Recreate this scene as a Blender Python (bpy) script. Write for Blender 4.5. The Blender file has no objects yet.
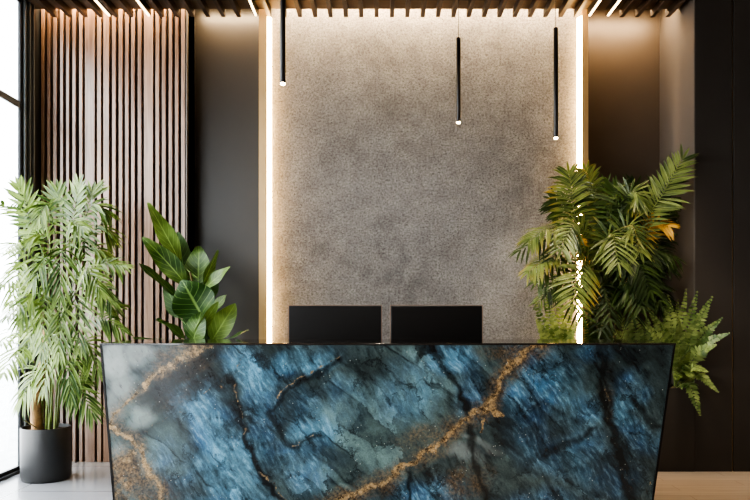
import bpy, bmesh, math, random
import numpy as np
from mathutils import Vector, Matrix

random.seed(7)
rng = np.random.default_rng(11)
scene = bpy.context.scene
COL = scene.collection
F = 750 * 35.0 / 36.0
CX, CY, CAMZ = 380.0, 316.0, 1.3


def P(px, py, d):
    return Vector(((px - CX) / F * d, d, CAMZ - (py - CY) / F * d))


def PX(px, d):
    return (px - CX) / F * d


def PZ(py, d):
    return CAMZ - (py - CY) / F * d


def lin(r, g, b):
    def f(c):
        c /= 255.0
        return c / 12.92 if c <= 0.04045 else ((c + 0.055) / 1.055) ** 2.4
    return (f(r), f(g), f(b), 1.0)


# ------------------------------------------------------------------ materials
class NT:
    def __init__(self, name):
        self.m = bpy.data.materials.new(name)
        self.m.use_nodes = True
        self.t = self.m.node_tree
        self.t.nodes.clear()
        self.out = self.t.nodes.new('ShaderNodeOutputMaterial')

    def n(self, typ, **kw):
        nd = self.t.nodes.new('ShaderNode' + typ)
        for k, v in kw.items():
            if k.startswith('i_'):
                nd.inputs[k[2:].replace('_', ' ')].default_value = v
            else:
                setattr(nd, k, v)
        return nd

    def l(self, a, b):
        self.t.links.new(a, b)

    def setin(self, sock, v):
        if hasattr(v, 'is_output'):
            self.l(v, sock)
        else:
            sock.default_value = v

    def math(self, op, a, b=0.0, c=None, clamp=False):
        nd = self.t.nodes.new('ShaderNodeMath')
        nd.operation = op
        nd.use_clamp = clamp
        self.setin(nd.inputs[0], a)
        self.setin(nd.inputs[1], b)
        if c is not None:
            self.setin(nd.inputs[2], c)
        return nd.outputs[0]

    def mix(self, fac, a, b, blend='MIX'):
        nd = self.t.nodes.new('ShaderNodeMix')
        nd.data_type = 'RGBA'
        nd.blend_type = blend
        self.setin(nd.inputs[0], fac)
        self.setin(nd.inputs[6], a)
        self.setin(nd.inputs[7], b)
        return nd.outputs[2]

    def rng(self, v, a, b, c=0.0, d=1.0):
        nd = self.t.nodes.new('ShaderNodeMapRange')
        self.setin(nd.inputs[0], v)
        nd.inputs[1].default_value = a
        nd.inputs[2].default_value = b
        nd.inputs[3].default_value = c
        nd.inputs[4].default_value = d
        return nd.outputs[0]

    def noise(self, vec, scale, detail=4.0, rough=0.55, dist=0.0):
        nd = self.t.nodes.new('ShaderNodeTexNoise')
        nd.inputs['Scale'].default_value = scale
        nd.inputs['Detail'].default_value = detail
        nd.inputs['Roughness'].default_value = rough
        nd.inputs['Distortion'].default_value = dist
        if vec is not None:
            self.l(vec, nd.inputs['Vector'])
        return nd.outputs['Fac']

    def coord(self, which='Object'):
        return self.n('TexCoord').outputs[which]

    def mapping(self, vec, scale=(1, 1, 1), rot=(0, 0, 0)):
        nd = self.t.nodes.new('ShaderNodeMapping')
        nd.inputs['Scale'].default_value = scale
        nd.inputs['Rotation'].default_value = rot
        self.l(vec, nd.inputs['Vector'])
        return nd.outputs[0]

    def bump(self, h, strength, dist=0.01):
        nd = self.t.nodes.new('ShaderNodeBump')
        nd.inputs['Strength'].default_value = strength
        nd.inputs['Distance'].default_value = dist
        self.l(h, nd.inputs['Height'])
        return nd.outputs[0]

    def bsdf(self, color, rough=0.5, metal=0.0, normal=None, spec=0.5, coat=0.0):
        b = self.t.nodes.new('ShaderNodeBsdfPrincipled')
        self.setin(b.inputs['Base Color'], color)
        self.setin(b.inputs['Roughness'], rough)
        self.setin(b.inputs['Metallic'], metal)
        b.inputs['Specular IOR Level'].default_value = spec
        b.inputs['Coat Weight'].default_value = coat
        b.inputs['Coat Roughness'].default_value = 0.22
        if normal is not None:
            self.l(normal, b.inputs['Normal'])
        return b.outputs[0]

    def done(self, sh):
        self.l(sh, self.out.inputs[0])
        return self.m


def simple(name, rgb, rough=0.5, metal=0.0, var=0.12, scale=6.0, spec=0.5, bump=0.0, bscale=120.0):
    t = NT(name)
    co = t.coord()
    n = t.noise(co, scale)
    c = lin(*rgb)
    lo = tuple(x * (1 - var) for x in c[:3]) + (1,)
    hi = tuple(min(1, x * (1 + var)) for x in c[:3]) + (1,)
    col = t.mix(t.rng(n, 0.3, 0.7), lo, hi)
    nm = t.bump(t.noise(co, bscale, 3), bump, 0.004) if bump else None
    return t.done(t.bsdf(col, rough, metal, nm, spec))


def wood_mat(name, dark, light, axis=2, rough=0.45, coat=0.0):
    t = NT(name)
    co = t.coord()
    s = [38, 38, 38]
    s[axis] = 1.6
    v = t.mapping(co, tuple(s))
    n = t.noise(v, 1.0, 6, 0.6, 0.6)
    n2 = t.noise(co, 0.9, 2)
    info = t.n('ObjectInfo').outputs['Random']
    fac = t.math('ADD', t.rng(n, 0.3, 0.72), t.math('MULTIPLY', t.math('SUBTRACT', info, 0.5), 0.35))
    fac = t.math('ADD', fac, t.math('MULTIPLY', t.math('SUBTRACT', n2, 0.5), 0.5), clamp=True)
    col = t.mix(fac, lin(*dark), lin(*light))
    return t.done(t.bsdf(col, rough, 0, t.bump(n, 0.15, 0.002), 0.5, coat))


def emis(name, rgb, strength):
    t = NT(name)
    e = t.n('Emission')
    e.inputs[0].default_value = lin(*rgb)
    e.inputs[1].default_value = strength
    return t.done(e.outputs[0])


def leaf_mat(name, c_dark, c_light, c_tip=None, rough=0.35, trans=0.3, scale=9.0, veins=False, streaks=0.0):
    t = NT(name)
    co = t.coord()
    n = t.noise(co, scale, 3)
    info = t.n('ObjectInfo').outputs['Random']
    fac = t.math('ADD', t.rng(n, 0.3, 0.7), t.math('MULTIPLY', t.math('SUBTRACT', info, 0.5), 0.6))
    lr = t.n('Attribute', attribute_name='leafrand').outputs['Fac']
    fac = t.math('ADD', t.math('MULTIPLY', fac, 0.75), t.math('MULTIPLY', t.math('SUBTRACT', lr, 0.4), 0.7), clamp=True)
    col = t.mix(fac, lin(*c_dark), lin(*c_light))
    uv = t.n('UVMap').outputs[0]
    sep = t.n('SeparateXYZ')
    t.l(uv, sep.inputs[0])
    cx = t.math('ABSOLUTE', t.math('SUBTRACT', sep.outputs[0], 0.5))
    if veins:
        mid = t.rng(cx, 0.015, 0.045, 1.0, 0.0)
        w = t.math('SUBTRACT', t.math('MULTIPLY', sep.outputs[1], 7.0), t.math('MULTIPLY', cx, 4.0))
        fr = t.math('ABSOLUTE', t.math('SUBTRACT', t.math('FRACT', w), 0.5))
        side = t.rng(fr, 0.02, 0.09, 0.6, 0.0)
        vv = t.math('MAXIMUM', mid, side)
        col = t.mix(t.math('MULTIPLY', vv, 0.28), col, lin(*[min(255, int(x * 1.35 + 30)) for x in c_light]))
        nm = t.bump(t.math('SUBTRACT', 1.0, vv), 0.35, 0.004)
    else:
        if streaks:
            col = t.mix(t.rng(cx, 0.25, 0.5, 0.0, streaks), col, lin(*[min(255, int(x * 1.2 + 40)) for x in c_light]))
        nm = None
    if c_tip:
        tipf = t.math('MULTIPLY', t.rng(sep.outputs[1], 0.45, 1.0), t.rng(t.noise(co, 2.5, 2), 0.5, 0.68))
        col = t.mix(tipf, col, lin(*c_tip))
    b = t.bsdf(col, rough, 0, nm, 0.4)
    tr = t.n('BsdfTranslucent')
    t.l(col, tr.inputs[0])
    mx = t.n('MixShader')
    mx.inputs[0].default_value = trans
    t.l(b, mx.inputs[1])
    t.l(tr.outputs[0], mx.inputs[2])
    return t.done(mx.outputs[0])


M = {}
M['slat_wood'] = wood_mat('walnut slat', (100, 74, 58), (162, 132, 112), 2, 0.36, 0.9)
M['slat_back'] = simple('slat backing', (10, 8, 8), 0.8)
M['ceil_wood'] = wood_mat('ceiling slat wood', (40, 31, 25), (70, 55, 43), 1, 0.5)
M['ceil_back'] = simple('ceiling board', (98, 82, 68), 0.7)
M['bronze'] = simple('dark bronze panel', (60, 57, 54), 0.34, 0.1, 0.08, 1.2, 0.5, 0.02, 60)
M['bronze_r'] = simple('warm bronze panel', (80, 70, 61), 0.4, 0.1, 0.08, 1.2, 0.4, 0.02, 60)
M['pier'] = simple('pier dark panel', (55, 50, 46), 0.42, 0.05, 0.1, 1.5, 0.4, 0.02, 60)
M['pier_side'] = simple('pier side daylit tone', (92, 86, 81), 0.4, 0.1, 0.08, 1.5)  # pier colour lightened, window daylight put into the base colour
M['brass'] = simple('brushed brass edging', (186, 156, 112), 0.4, 0.5, 0.08, 3)
M['led'] = emis('led strip', (255, 206, 136), 75)
M['led_line'] = emis('ceiling linear light', (255, 222, 176), 9)
M['cove'] = emis('cove strip', (255, 205, 140), 6)
M['lamp'] = emis('pendant lens', (255, 226, 180), 30)
M['black_metal'] = simple('black metal', (24, 21, 21), 0.38, 0.3)
M['pot_black'] = simple('matt charcoal pot', (44, 44, 45), 0.42, 0.0, 0.06)
M['frame_dark'] = simple('window frame metal', (40, 43, 46), 0.35, 0.4)
M['frame_grey'] = simple('window frame grey lip', (128, 136, 142), 0.35, 0.4)
M['monitor'] = simple('monitor black', (14, 12, 12), 0.32)
M['rose'] = simple('rose gold rim', (140, 120, 108), 0.4, 0.3)
M['counter'] = simple('black glass counter', (30, 25, 22), 0.07, 0.0, 0.1, 3, 0.8)
M['trim_black'] = simple('black desk edge', (22, 19, 18), 0.3, 0.5)
M['soil'] = simple('potting soil', (46, 34, 24), 0.95, 0, 0.4, 40, 0.2, 0.8, 90)
M['trunk'] = simple('tan palm trunk', (150, 118, 82), 0.8, 0, 0.3, 30, 0.3, 0.6, 60)
M['stem'] = simple('green stem', (104, 118, 58), 0.5, 0, 0.2, 12)
M['stem_dark'] = simple('brown green stem', (84, 76, 44), 0.6, 0, 0.25, 12)
M['plaster'] = simple('warm plaster', (120, 112, 104), 0.8)
M['asphalt'] = simple('outside paving', (210, 212, 214), 0.8)
M['leaf_bamboo'] = leaf_mat('bamboo palm leaf', (42, 70, 22), (136, 156, 84), None, 0.28, 0.2, 5, streaks=0.25)
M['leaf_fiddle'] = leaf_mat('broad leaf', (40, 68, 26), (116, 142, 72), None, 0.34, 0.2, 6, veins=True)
M['leaf_fiddle_dark'] = leaf_mat('broad leaf dark green', (36, 62, 24), (74, 104, 46), None, 0.4, 0.2, 6, veins=True)  # darker green copy of the broad leaf
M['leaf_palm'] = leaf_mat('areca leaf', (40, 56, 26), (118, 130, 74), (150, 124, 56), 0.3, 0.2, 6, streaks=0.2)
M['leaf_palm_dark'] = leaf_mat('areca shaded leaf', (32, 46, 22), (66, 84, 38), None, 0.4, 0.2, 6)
M['leaf_palm_gold'] = leaf_mat('areca yellowing leaf', (128, 96, 36), (190, 150, 66), None, 0.45, 0.3, 6)
M['leaf_fern'] = leaf_mat('fern leaf', (70, 92, 46), (150, 164, 104), None, 0.4, 0.2, 6)


def glass_mat():
    t = NT('window glass')
    tr = t.n('BsdfTransparent')
    tr.inputs[0].default_value = (0.97, 0.98, 0.98, 1)
    gl = t.n('BsdfGlossy')
    gl.inputs['Roughness'].default_value = 0.02
    fr = t.n('Fresnel')
    fr.inputs[0].default_value = 1.35
    f = t.math('MULTIPLY', fr.outputs[0], t.rng(t.noise(t.coord(), 1.0), 0, 1, 0.35, 0.4))
    mx = t.n('MixShader')
    t.l(f, mx.inputs[0])
    t.l(tr.outputs[0], mx.inputs[1])
    t.l(gl.outputs[0], mx.inputs[2])
    return t.done(mx.outputs[0])


M['glass'] = glass_mat()


def concrete_mat():
    t = NT('rough concrete plaster')
    co = t.coord()
    big = t.noise(co, 0.9, 6, 0.7)
    mid = t.noise(co, 6, 7, 0.75)
    fine = t.noise(co, 55, 6, 0.85)
    pits = t.noise(co, 70, 4, 0.75)
    col = t.mix(t.rng(big, 0.36, 0.64), lin(134, 133, 134), lin(170, 168, 167))
    col = t.mix(t.rng(mid, 0.42, 0.68, 0, 0.6), col, lin(194, 191, 188))
    col = t.mix(t.rng(fine, 0.38, 0.56, 0.75, 0.0), col, lin(84, 79, 75))
    col = t.mix(t.rng(pits, 0.30, 0.42, 0.85, 0.0), col, lin(50, 45, 40))
    h = t.math('ADD', t.math('MULTIPLY', fine, 1.4), t.math('MULTIPLY', mid, 0.5))
    h = t.math('ADD', h, t.math('MULTIPLY', t.rng(pits, 0.28, 0.45), 0.8))
    return t.done(t.bsdf(col, 0.9, 0, t.bump(h, 1.0, 0.045), 0.2))


M['concrete'] = concrete_mat()


def tile_mat():
    t = NT('pale polished floor tile')
    co = t.coord()
    br = t.n('TexBrick', offset=0.0)
    br.inputs['Color1'].default_value = lin(138, 140, 146)
    br.inputs['Color2'].default_value = lin(146, 148, 153)
    br.inputs['Mortar'].default_value = lin(88, 90, 95)
    br.inputs['Scale'].default_value = 1.0
    br.inputs['Mortar Size'].default_value = 0.004
    br.inputs['Brick Width'].default_value = 0.9
    br.inputs['Row Height'].default_value = 0.9
    t.l(t.mapping(co), br.inputs['Vector'])
    n = t.noise(co, 1.5, 5)
    col = t.mix(t.rng(n, 0.4, 0.7, 0, 0.25), br.outputs[0], lin(116, 118, 124))
    return t.done(t.bsdf(col, 0.16, 0, None, 0.5))


M['tile'] = tile_mat()


def plank_mat():
    t = NT('honey oak floor')
    co = t.coord()
    br = t.n('TexBrick', offset=0.4)
    br.inputs['Color1'].default_value = lin(206, 188, 170)
    br.inputs['Color2'].default_value = lin(214, 198, 180)
    br.inputs['Mortar'].default_value = lin(150, 112, 78)
    br.inputs['Scale'].default_value = 1.0
    br.inputs['Mortar Size'].default_value = 0.002
    br.inputs['Brick Width'].default_value = 1.4
    br.inputs['Row Height'].default_value = 0.16
    t.l(co, br.inputs['Vector'])
    n = t.noise(t.mapping(co, (2, 26, 1)), 1.0, 6, 0.6, 0.5)
    col = t.mix(t.rng(n, 0.35, 0.7, 0, 0.55), br.outputs[0], lin(178, 156, 134))
    return t.done(t.bsdf(col, 0.35, 0, t.bump(n, 0.05, 0.002), 0.4))


M['plank'] = plank_mat()


def stone_mat(name='blue labradorite stone', attr=True):
    t = NT(name)
    co = t.coord()
    sep = t.n('SeparateXYZ')
    t.l(co, sep.inputs[0])
    X, Z = sep.outputs[0], sep.outputs[2]
    wx = t.math('MULTIPLY', t.math('SUBTRACT', t.noise(co, 3.0, 2), 0.5), 0.12)
    ca, sa = math.cos(math.radians(57)), math.sin(math.radians(57))
    u = t.math('SUBTRACT', t.math('MULTIPLY', X, ca), t.math('MULTIPLY', Z, sa))
    v = t.math('ADD', t.math('ADD', t.math('MULTIPLY', X, sa), t.math('MULTIPLY', Z, ca)), wx)

    def streak(su, sv, det):
        cb = t.n('CombineXYZ')
        t.l(t.math('MULTIPLY', u, su), cb.inputs[0])
        t.l(t.math('MULTIPLY', v, sv), cb.inputs[1])
        return t.noise(cb.outputs[0], 1.0, det, 0.62, 0.0)
    s1 = streak(4.5, 11.0, 8)
    s2 = streak(14.0, 48.0, 7)
    s3 = streak(3.0, 5.0, 4)
    patch = t.noise(co, 4.2, 5, 0.65)
    wn = t.math('MULTIPLY', t.math('SUBTRACT', t.noise(co, 9.0, 5, 0.7), 0.5), 1.6)
    cbv = t.n('CombineXYZ')
    t.l(t.math('ADD', t.math('MULTIPLY', u, 3.2), wn), cbv.inputs[0])
    t.l(t.math('ADD', t.math('MULTIPLY', v, 8.0), wn), cbv.inputs[1])
    vf = t.n('TexVoronoi')
    vf.inputs['Scale'].default_value = 1.0
    t.l(cbv.outputs[0], vf.inputs['Vector'])
    ve = t.n('TexVoronoi', feature='DISTANCE_TO_EDGE')
    ve.inputs['Scale'].default_value = 1.0
    t.l(cbv.outputs[0], ve.inputs['Vector'])
    facet = t.n('SeparateColor')
    t.l(vf.outputs['Color'], facet.inputs[0])
    edge = t.math('MULTIPLY', t.rng(ve.outputs['Distance'], 0.0, 0.06, 1.0, 0.0), t.rng(t.noise(co, 6.0, 4), 0.42, 0.6))
    grain = t.noise(co, 110.0, 4, 0.8)
    cloud = t.noise(co, 5.0, 6, 0.65)
    fine = t.noise(co, 60.0, 4, 0.7)
    if attr:
        at = t.n('Attribute', attribute_name='mask')
        sc_ = t.n('SeparateColor')
        t.l(at.outputs['Color'], sc_.inputs[0])
        gold, blue, dark = sc_.outputs[0], sc_.outputs[1], sc_.outputs[2]
        pale = at.outputs['Alpha']
        at2 = t.n('Attribute', attribute_name='tint')
        sc2 = t.n('SeparateColor')
        t.l(at2.outputs['Color'], sc2.inputs[0])
        cyan, green, brown = sc2.outputs
    else:
        gold, blue, dark, pale, cyan, green, brown = 0.0, 0.35, 0.3, 0.0, 0.4, 0.2, 0.1
    st = t.math('ADD', t.math('MULTIPLY', s1, 0.6), t.math('MULTIPLY', s2, 0.4))
    # ground: dark slate green with cloud
    col = t.mix(t.rng(st, 0.36, 0.64), lin(20, 25, 27), lin(66, 80, 81))
    col = t.mix(t.math('MULTIPLY', green, t.rng(cloud, 0.3, 0.65)), col, lin(112, 134, 130))
    # schiller blue
    bf = t.math('MULTIPLY', blue, t.rng(st, 0.37, 0.6, 0.32, 1.1), clamp=True)
    bf = t.math('MULTIPLY', bf, t.rng(patch, 0.38, 0.54, 0.35, 1.0))
    bcol = t.mix(t.rng(s3, 0.4, 0.6), lin(42, 76, 110), lin(70, 108, 130))
    bcol = t.mix(cyan, bcol, lin(112, 164, 190))
    col = t.mix(bf, col, bcol)
    col = t.mix(t.math('MULTIPLY', bf, t.rng(s2, 0.5, 0.72, 0, 0.45)), col, lin(160, 196, 208))
    fb = t.rng(facet.outputs[0], 0.0, 1.0, 0.6, 1.5)
    gb = t.rng(grain, 0.3, 0.7, 0.72, 1.28)
    fcc = t.n('CombineColor')
    fm = t.math('MULTIPLY', fb, gb)
    for k_ in range(3):
        t.l(fm, fcc.inputs[k_])
    col = t.mix(1.0, col, fcc.outputs[0], 'MULTIPLY')
    col = t.mix(t.math('MULTIPLY', edge, 0.85), col, lin(16, 21, 24))
    # pale grey quartz, with the window reflection painted in at upper left
    col = t.mix(t.math('MULTIPLY', pale, t.rng(cloud, 0.3, 0.6, 0.55, 1.0)), col, lin(150, 156, 152))
    # brown earthy
    bcl = t.mix(t.rng(fine, 0.38, 0.62), lin(34, 28, 22), lin(128, 102, 70))
    col = t.mix(t.math('MULTIPLY', brown, t.rng(cloud, 0.4, 0.56, 0.1, 1.0)), col, bcl)
    # fissures
    dk = t.rng(s2, 0.30, 0.40, 0.55, 0.0)
    col = t.mix(dk, col, lin(22, 28, 32))
    sp = t.rng(s1, 0.28, 0.40, 0.6, 0.0)
    col = t.mix(sp, col, lin(18, 24, 28))
    col = t.mix(dark, col, lin(17, 18, 18))
    # gold
    vor = t.n('TexVoronoi')
    vor.inputs['Scale'].default_value = 85
    t.l(co, vor.inputs['Vector'])
    gv = t.noise(co, 42, 5, 0.75)
    gc = t.mix(t.rng(gv, 0.38, 0.6), lin(46, 36, 26), lin(170, 142, 104))
    gc = t.mix(t.rng(vor.outputs['Distance'], 0.05, 0.2, 0.8, 0.0), gc, lin(236, 202, 146))
    gf = t.rng(t.math('ADD', gold, t.math('MULTIPLY', t.math('SUBTRACT', t.noise(co, 24, 7, 0.8), 0.5), 2.6)), 0.4, 0.75)
    gf = t.math('MULTIPLY', gf, t.rng(gold, 0.05, 0.3), clamp=True)
    col = t.mix(gf, col, gc)
    # sparkle specks
    v2 = t.n('TexVoronoi')
    v2.inputs['Scale'].default_value = 38
    v2.inputs['Randomness'].default_value = 1.0
    t.l(co, v2.inputs['Vector'])
    spk = t.math('MULTIPLY', t.rng(v2.outputs['Distance'], 0.06, 0.13, 1, 0), t.rng(t.noise(co, 8, 2), 0.52, 0.6))
    col = t.mix(t.math('MULTIPLY', spk, 0.6), col, lin(186, 190, 182))
    return t.done(t.bsdf(col, t.rng(cloud, 0.3, 0.7, 0.14, 0.24), t.math('MULTIPLY', gf, 0.25), None, 0.45))


M['stone'] = stone_mat()
M['stone_side'] = stone_mat('blue labradorite side stone', False)


# ------------------------------------------------------------------ mesh helpers
class MB:
    def __init__(self):
        self.v, self.f, self.uv, self.rnd = [], [], {}, {}

    def add(self, verts, faces, uvs=None):
        o = len(self.v)
        self.v += [tuple(x) for x in verts]
        self.f += [tuple(i + o for i in f) for f in faces]
        if uvs:
            rr = random.random()
            for i, u in enumerate(uvs):
                self.uv[o + i] = u
                self.rnd[o + i] = rr

    def box(self, x0, x1, y0, y1, z0, z1):
        v = [(x0, y0, z0), (x1, y0, z0), (x1, y1, z0), (x0, y1, z0),
             (x0, y0, z1), (x1, y0, z1), (x1, y1, z1), (x0, y1, z1)]
        f = [(0, 3, 2, 1), (4, 5, 6, 7), (0, 1, 5, 4), (1, 2, 6, 5), (2, 3, 7, 6), (3, 0, 4, 7)]
        self.add(v, f)
        return self

    def prism(self, quad_front, quad_back):
        """two matching 4-point loops"""
        v = list(quad_front) + list(quad_back)
        f = [(0, 1, 2, 3), (7, 6, 5, 4), (0, 4, 5, 1), (1, 5, 6, 2), (2, 6, 7, 3), (3, 7, 4, 0)]
        self.add(v, f)
        return self

    def lathe(self, prof, center, n=40, closed_bottom=True):
        vs, fs = [], []
        for r, z in prof:
            for i in range(n):
                a = 2 * math.pi * i / n
                vs.append((center[0] + r * math.cos(a), center[1] + r * math.sin(a), center[2] + z))
        for k in range(len(prof) - 1):
            for i in range(n):
                j = (i + 1) % n
                fs.append((k * n + i, k * n + j, (k + 1) * n + j, (k + 1) * n + i))
        fs.append(tuple(range(n))[::-1])
        fs.append(tuple((len(prof) - 1) * n + i for i in range(n)))
        self.add(vs, fs)
        return self

    def tube(self, pts, radii, n=8):
        vs, fs = [], []
        for k, p in enumerate(pts):
            a = pts[max(0, k - 1)]
            b = pts[min(len(pts) - 1, k + 1)]
            T = (b - a).normalized()
            ref = Vector((0, 0, 1)) if abs(T.z) < 0.9 else Vector((1, 0, 0))
            s = T.cross(ref).normalized()
            u = s.cross(T)
            r = radii[k] if isinstance(radii, (list, tuple)) else radii
            for i in range(n):
                t = 2 * math.pi * i / n
                vs.append(p + s * (r * math.cos(t)) + u * (r * math.sin(t)))
        for k in range(len(pts) - 1):
            for i in range(n):
                j = (i + 1) % n
                fs.append((k * n + i, k * n + j, (k + 1) * n + j, (k + 1) * n + i))
        fs.append(tuple(range(n))[::-1])
        fs.append(tuple((len(pts) - 1) * n + i for i in range(n)))
        self.add(vs, fs, [(0.5, k / max(1, len(pts) - 1)) for k in range(len(pts)) for i in range(n)])
        return self

    def build(self, name, mat, parent=None, smooth=False, bevel=0.0, loc=None):
        me = bpy.data.meshes.new(name)
        vs = self.v
        off = Vector((0, 0, 0))
        if parent is not None:
            off = parent.matrix_basis.translation.copy()
            p = parent.parent
            while p is not None:
                off += p.matrix_basis.translation
                p = p.parent
        if loc is not None:
            off = Vector(loc)
        vs = [(a[0] - off.x, a[1] - off.y, a[2] - off.z) for a in vs]
        me.from_pydata(vs, [], self.f)
        if self.uv:
            uvl = me.uv_layers.new(name='UVMap')
            for lp in me.loops:
                uvl.data[lp.index].uv = self.uv.get(lp.vertex_index, (0.5, 0))
        if self.rnd:
            at = me.attributes.new('leafrand', 'FLOAT', 'POINT')
            at.data.foreach_set('value', [self.rnd.get(i, 0.5) for i in range(len(vs))])
        me.materials.append(mat)
        if smooth:
            for p in me.polygons:
                p.use_smooth = True
        me.update()
        if smooth and smooth != 'all':
            try:
                me.set_sharp_from_angle(angle=math.radians(40))
            except Exception:
                pass
        o = bpy.data.objects.new(name, me)
        COL.objects.link(o)
        if parent is not None:
            o.parent = parent
        elif loc is not None:
            o.location = loc
        if bevel:
            b = o.modifiers.new('bevel', 'BEVEL')
            b.width = bevel
            b.segments = 2
            b.limit_method = 'ANGLE'
        return o


def tag(o, label=None, cat=None, group=None, kind=None):
    if label:
        o['label'] = label
    if cat:
        o['category'] = cat
    if group:
        o['group'] = group
    if kind:
        o['kind'] = kind
    return o


def empty(name, loc, label, cat, group=None):
    o = bpy.data.objects.new(name, None)
    o.location = loc
    o.empty_display_size = 0.1
    COL.objects.link(o)
    return tag(o, label, cat, group)


def struct(o, label, cat='structure'):
    return tag(o, label, cat, None, 'structure')


# ------------------------------------------------------------------ room shell
XL, XR_PIER, XR = -3.03, 2.63, 4.4
WT = 0.012
YB, YF = 6.49, -2.6
CEIL = PZ(9, 6.42)
POCK = 4.22
YC = 6.42
D_SL, D_L, D_R, D_P = 6.49, 6.75, 6.85, 6.09
XSPLIT = 0.35

struct(MB().box(XL - WT, XSPLIT, YF, 7.0, -0.1, 0).build('floor', M['tile']), 'pale grey polished tile floor on the window side', 'floor')
struct(MB().box(XSPLIT, XR, YF, 7.0, -0.1, 0).build('floor', M['plank']), 'warm honey oak floor at the right end of the desk', 'floor')
struct(MB().box(XL - WT, XR, YF, YC, CEIL, POCK + 0.05).box(XL - WT, XR, YC, 7.0, POCK, POCK + 0.05).build('ceiling', M['ceil_back']), 'brown ceiling board above the wooden slats', 'ceiling')
xa, xb = PX(187, D_SL), PX(259, D_SL)
xc, xd = PX(588, D_SL), XR_PIER
struct(MB().box(XL, xa, D_SL + 0.08, 6.95, 0, POCK).build('wall_back_left', M['slat_back']), 'dark wall behind the vertical wooden slats', 'wall')
struct(MB().box(xa, xb + 0.02, D_L, 6.95, 0, POCK).build('wall_back_recess', M['bronze']), 'dark bronze wall panel between the slats and the lit concrete', 'wall')
struct(MB().box(xc - 0.02, xd, D_R, 6.95, 0, POCK).build('wall_back_right', M['bronze_r']), 'warm bronze wall panel right of the lit concrete', 'wall')
# concrete centre
xfl0, xfl1 = PX(259, D_SL), PX(267.2, D_SL)
xfr0, xfr1 = PX(582, D_SL), PX(588, D_SL)
DC = 6.545
struct(MB().box(xfl1, xfr0, DC, 6.95, 0, POCK).build('wall_back', M['concrete']), 'rough grey concrete wall glowing at both sides', 'wall')
struct(MB().box(xfl0, xfl1, D_SL - 0.01, 6.95, 0, POCK).build('trim_1', M['brass']), 'brass coloured edge left of the concrete wall', 'trim')
struct(MB().box(xfr0, xfr1, D_SL - 0.01, 6.95, 0, POCK).build('trim_2', M['brass']), 'brass coloured edge right of the concrete wall', 'trim')
# pier right
seam = PX(733, D_P)
struct(MB().box(XR_PIER, seam - 0.006, D_P, 6.95, 0, POCK).build('wall_right', M['pier'], bevel=0.004), 'near black pier panel behind the fern', 'wall')
struct(MB().box(XR_PIER - 0.004, XR_PIER, D_P + 0.005, 6.95, 0.70, POCK).build('wall_right_side', M['pier_side']), 'side face of the pier beside the tall palm, daylight put into its colour', 'wall')
struct(MB().box(seam + 0.006, XR, D_P, 6.95, 0, POCK).build('wall_right_far', M['pier'], bevel=0.004), 'near black wall panel at the right edge', 'wall')
struct(MB().box(seam - 0.006, seam + 0.006, D_P + 0.02, 6.95, 0, POCK).build('trim_3', M['brass']), 'thin metal joint between the two black panels', 'trim')
struct(MB().box(XR, XR + 0.1, YF, 6.95, 0, POCK).build('wall_right_room', M['plaster']), 'plain room wall at the far right', 'wall')
struct(MB().box(XL - WT, XR + 0.1, YF - 0.1, YF, 0, POCK).build('wall_front', M['plaster']), 'plain room wall behind the viewer', 'wall')
struct(MB().box(-40, XL - 0.31, -30, 40, -0.25, -0.15).build('ground', M['asphalt']), 'pale paving outside the window', 'ground')

# ------------------------------------------------------------------ window wall
YW = 6.17
w = bpy.data.objects.new('window_1', None)
w.location = (XL, 3, 0)
COL.objects.link(w)
struct(w, 'tall bright window wall with black metal frame', 'window')
fr = MB()
tr_ = MB()
fr.box(XL - 0.02, XL, YF, YW, 0, 0.035)
fr.box(XL - 0.02, XL, YF, YW, CEIL - 0.06, CEIL)
mull = [YW - 1.9 * k for k in range(0, 5)]
for y in mull[1:]:
    fr.box(XL - 0.02, XL, y - 0.035, y + 0.035, 0.035, CEIL - 0.06)
fr.box(XL - 0.02, XL, YW - 0.03, YW, 0.035, CEIL - 0.06)
for a, b in zip(mull[1:], mull[:-1]):
    tr_.box(XL - 0.018, XL - 0.003, a + 0.035, b - (0.03 if b == YW else 0.035), 3.05, 3.11)
tr_.build('transom', M['frame_grey'], w)
fr.build('window_frame', M['frame_dark'], w)
for a, b in zip(mull[1:], mull[:-1]):
    MB().box(XL - 0.014, XL - 0.008, a + 0.035, b - 0.03, 0.035, 3.05).build('window_pane', M['glass'], w)
    MB().box(XL - 0.014, XL - 0.008, a + 0.035, b - 0.03, 3.11, CEIL - 0.06).build('window_pane', M['glass'], w)
sl = MB().box(XL, XL + 0.05, YF, YW, 0, 0.022).box(XL + 0.0, XL + 0.02, YF, YW, 0.022, 0.05).build('window_sill', M['frame_dark'], w)
# dark jamb between window and slats
struct(MB().box(XL - WT, XL, YW, 6.57, 0, POCK).build('wall_left', M['frame_dark']), 'dark metal jamb between the window and the slats', 'wall')
jb = MB()
for y in (6.19, 6.27, 6.34):
    jb.box(XL, XL + 0.018, y, y + 0.022, 0, CEIL)
struct(jb.build('trim_4', M['frame_grey']), 'grey metal fins on the dark window jamb', 'trim')

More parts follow.
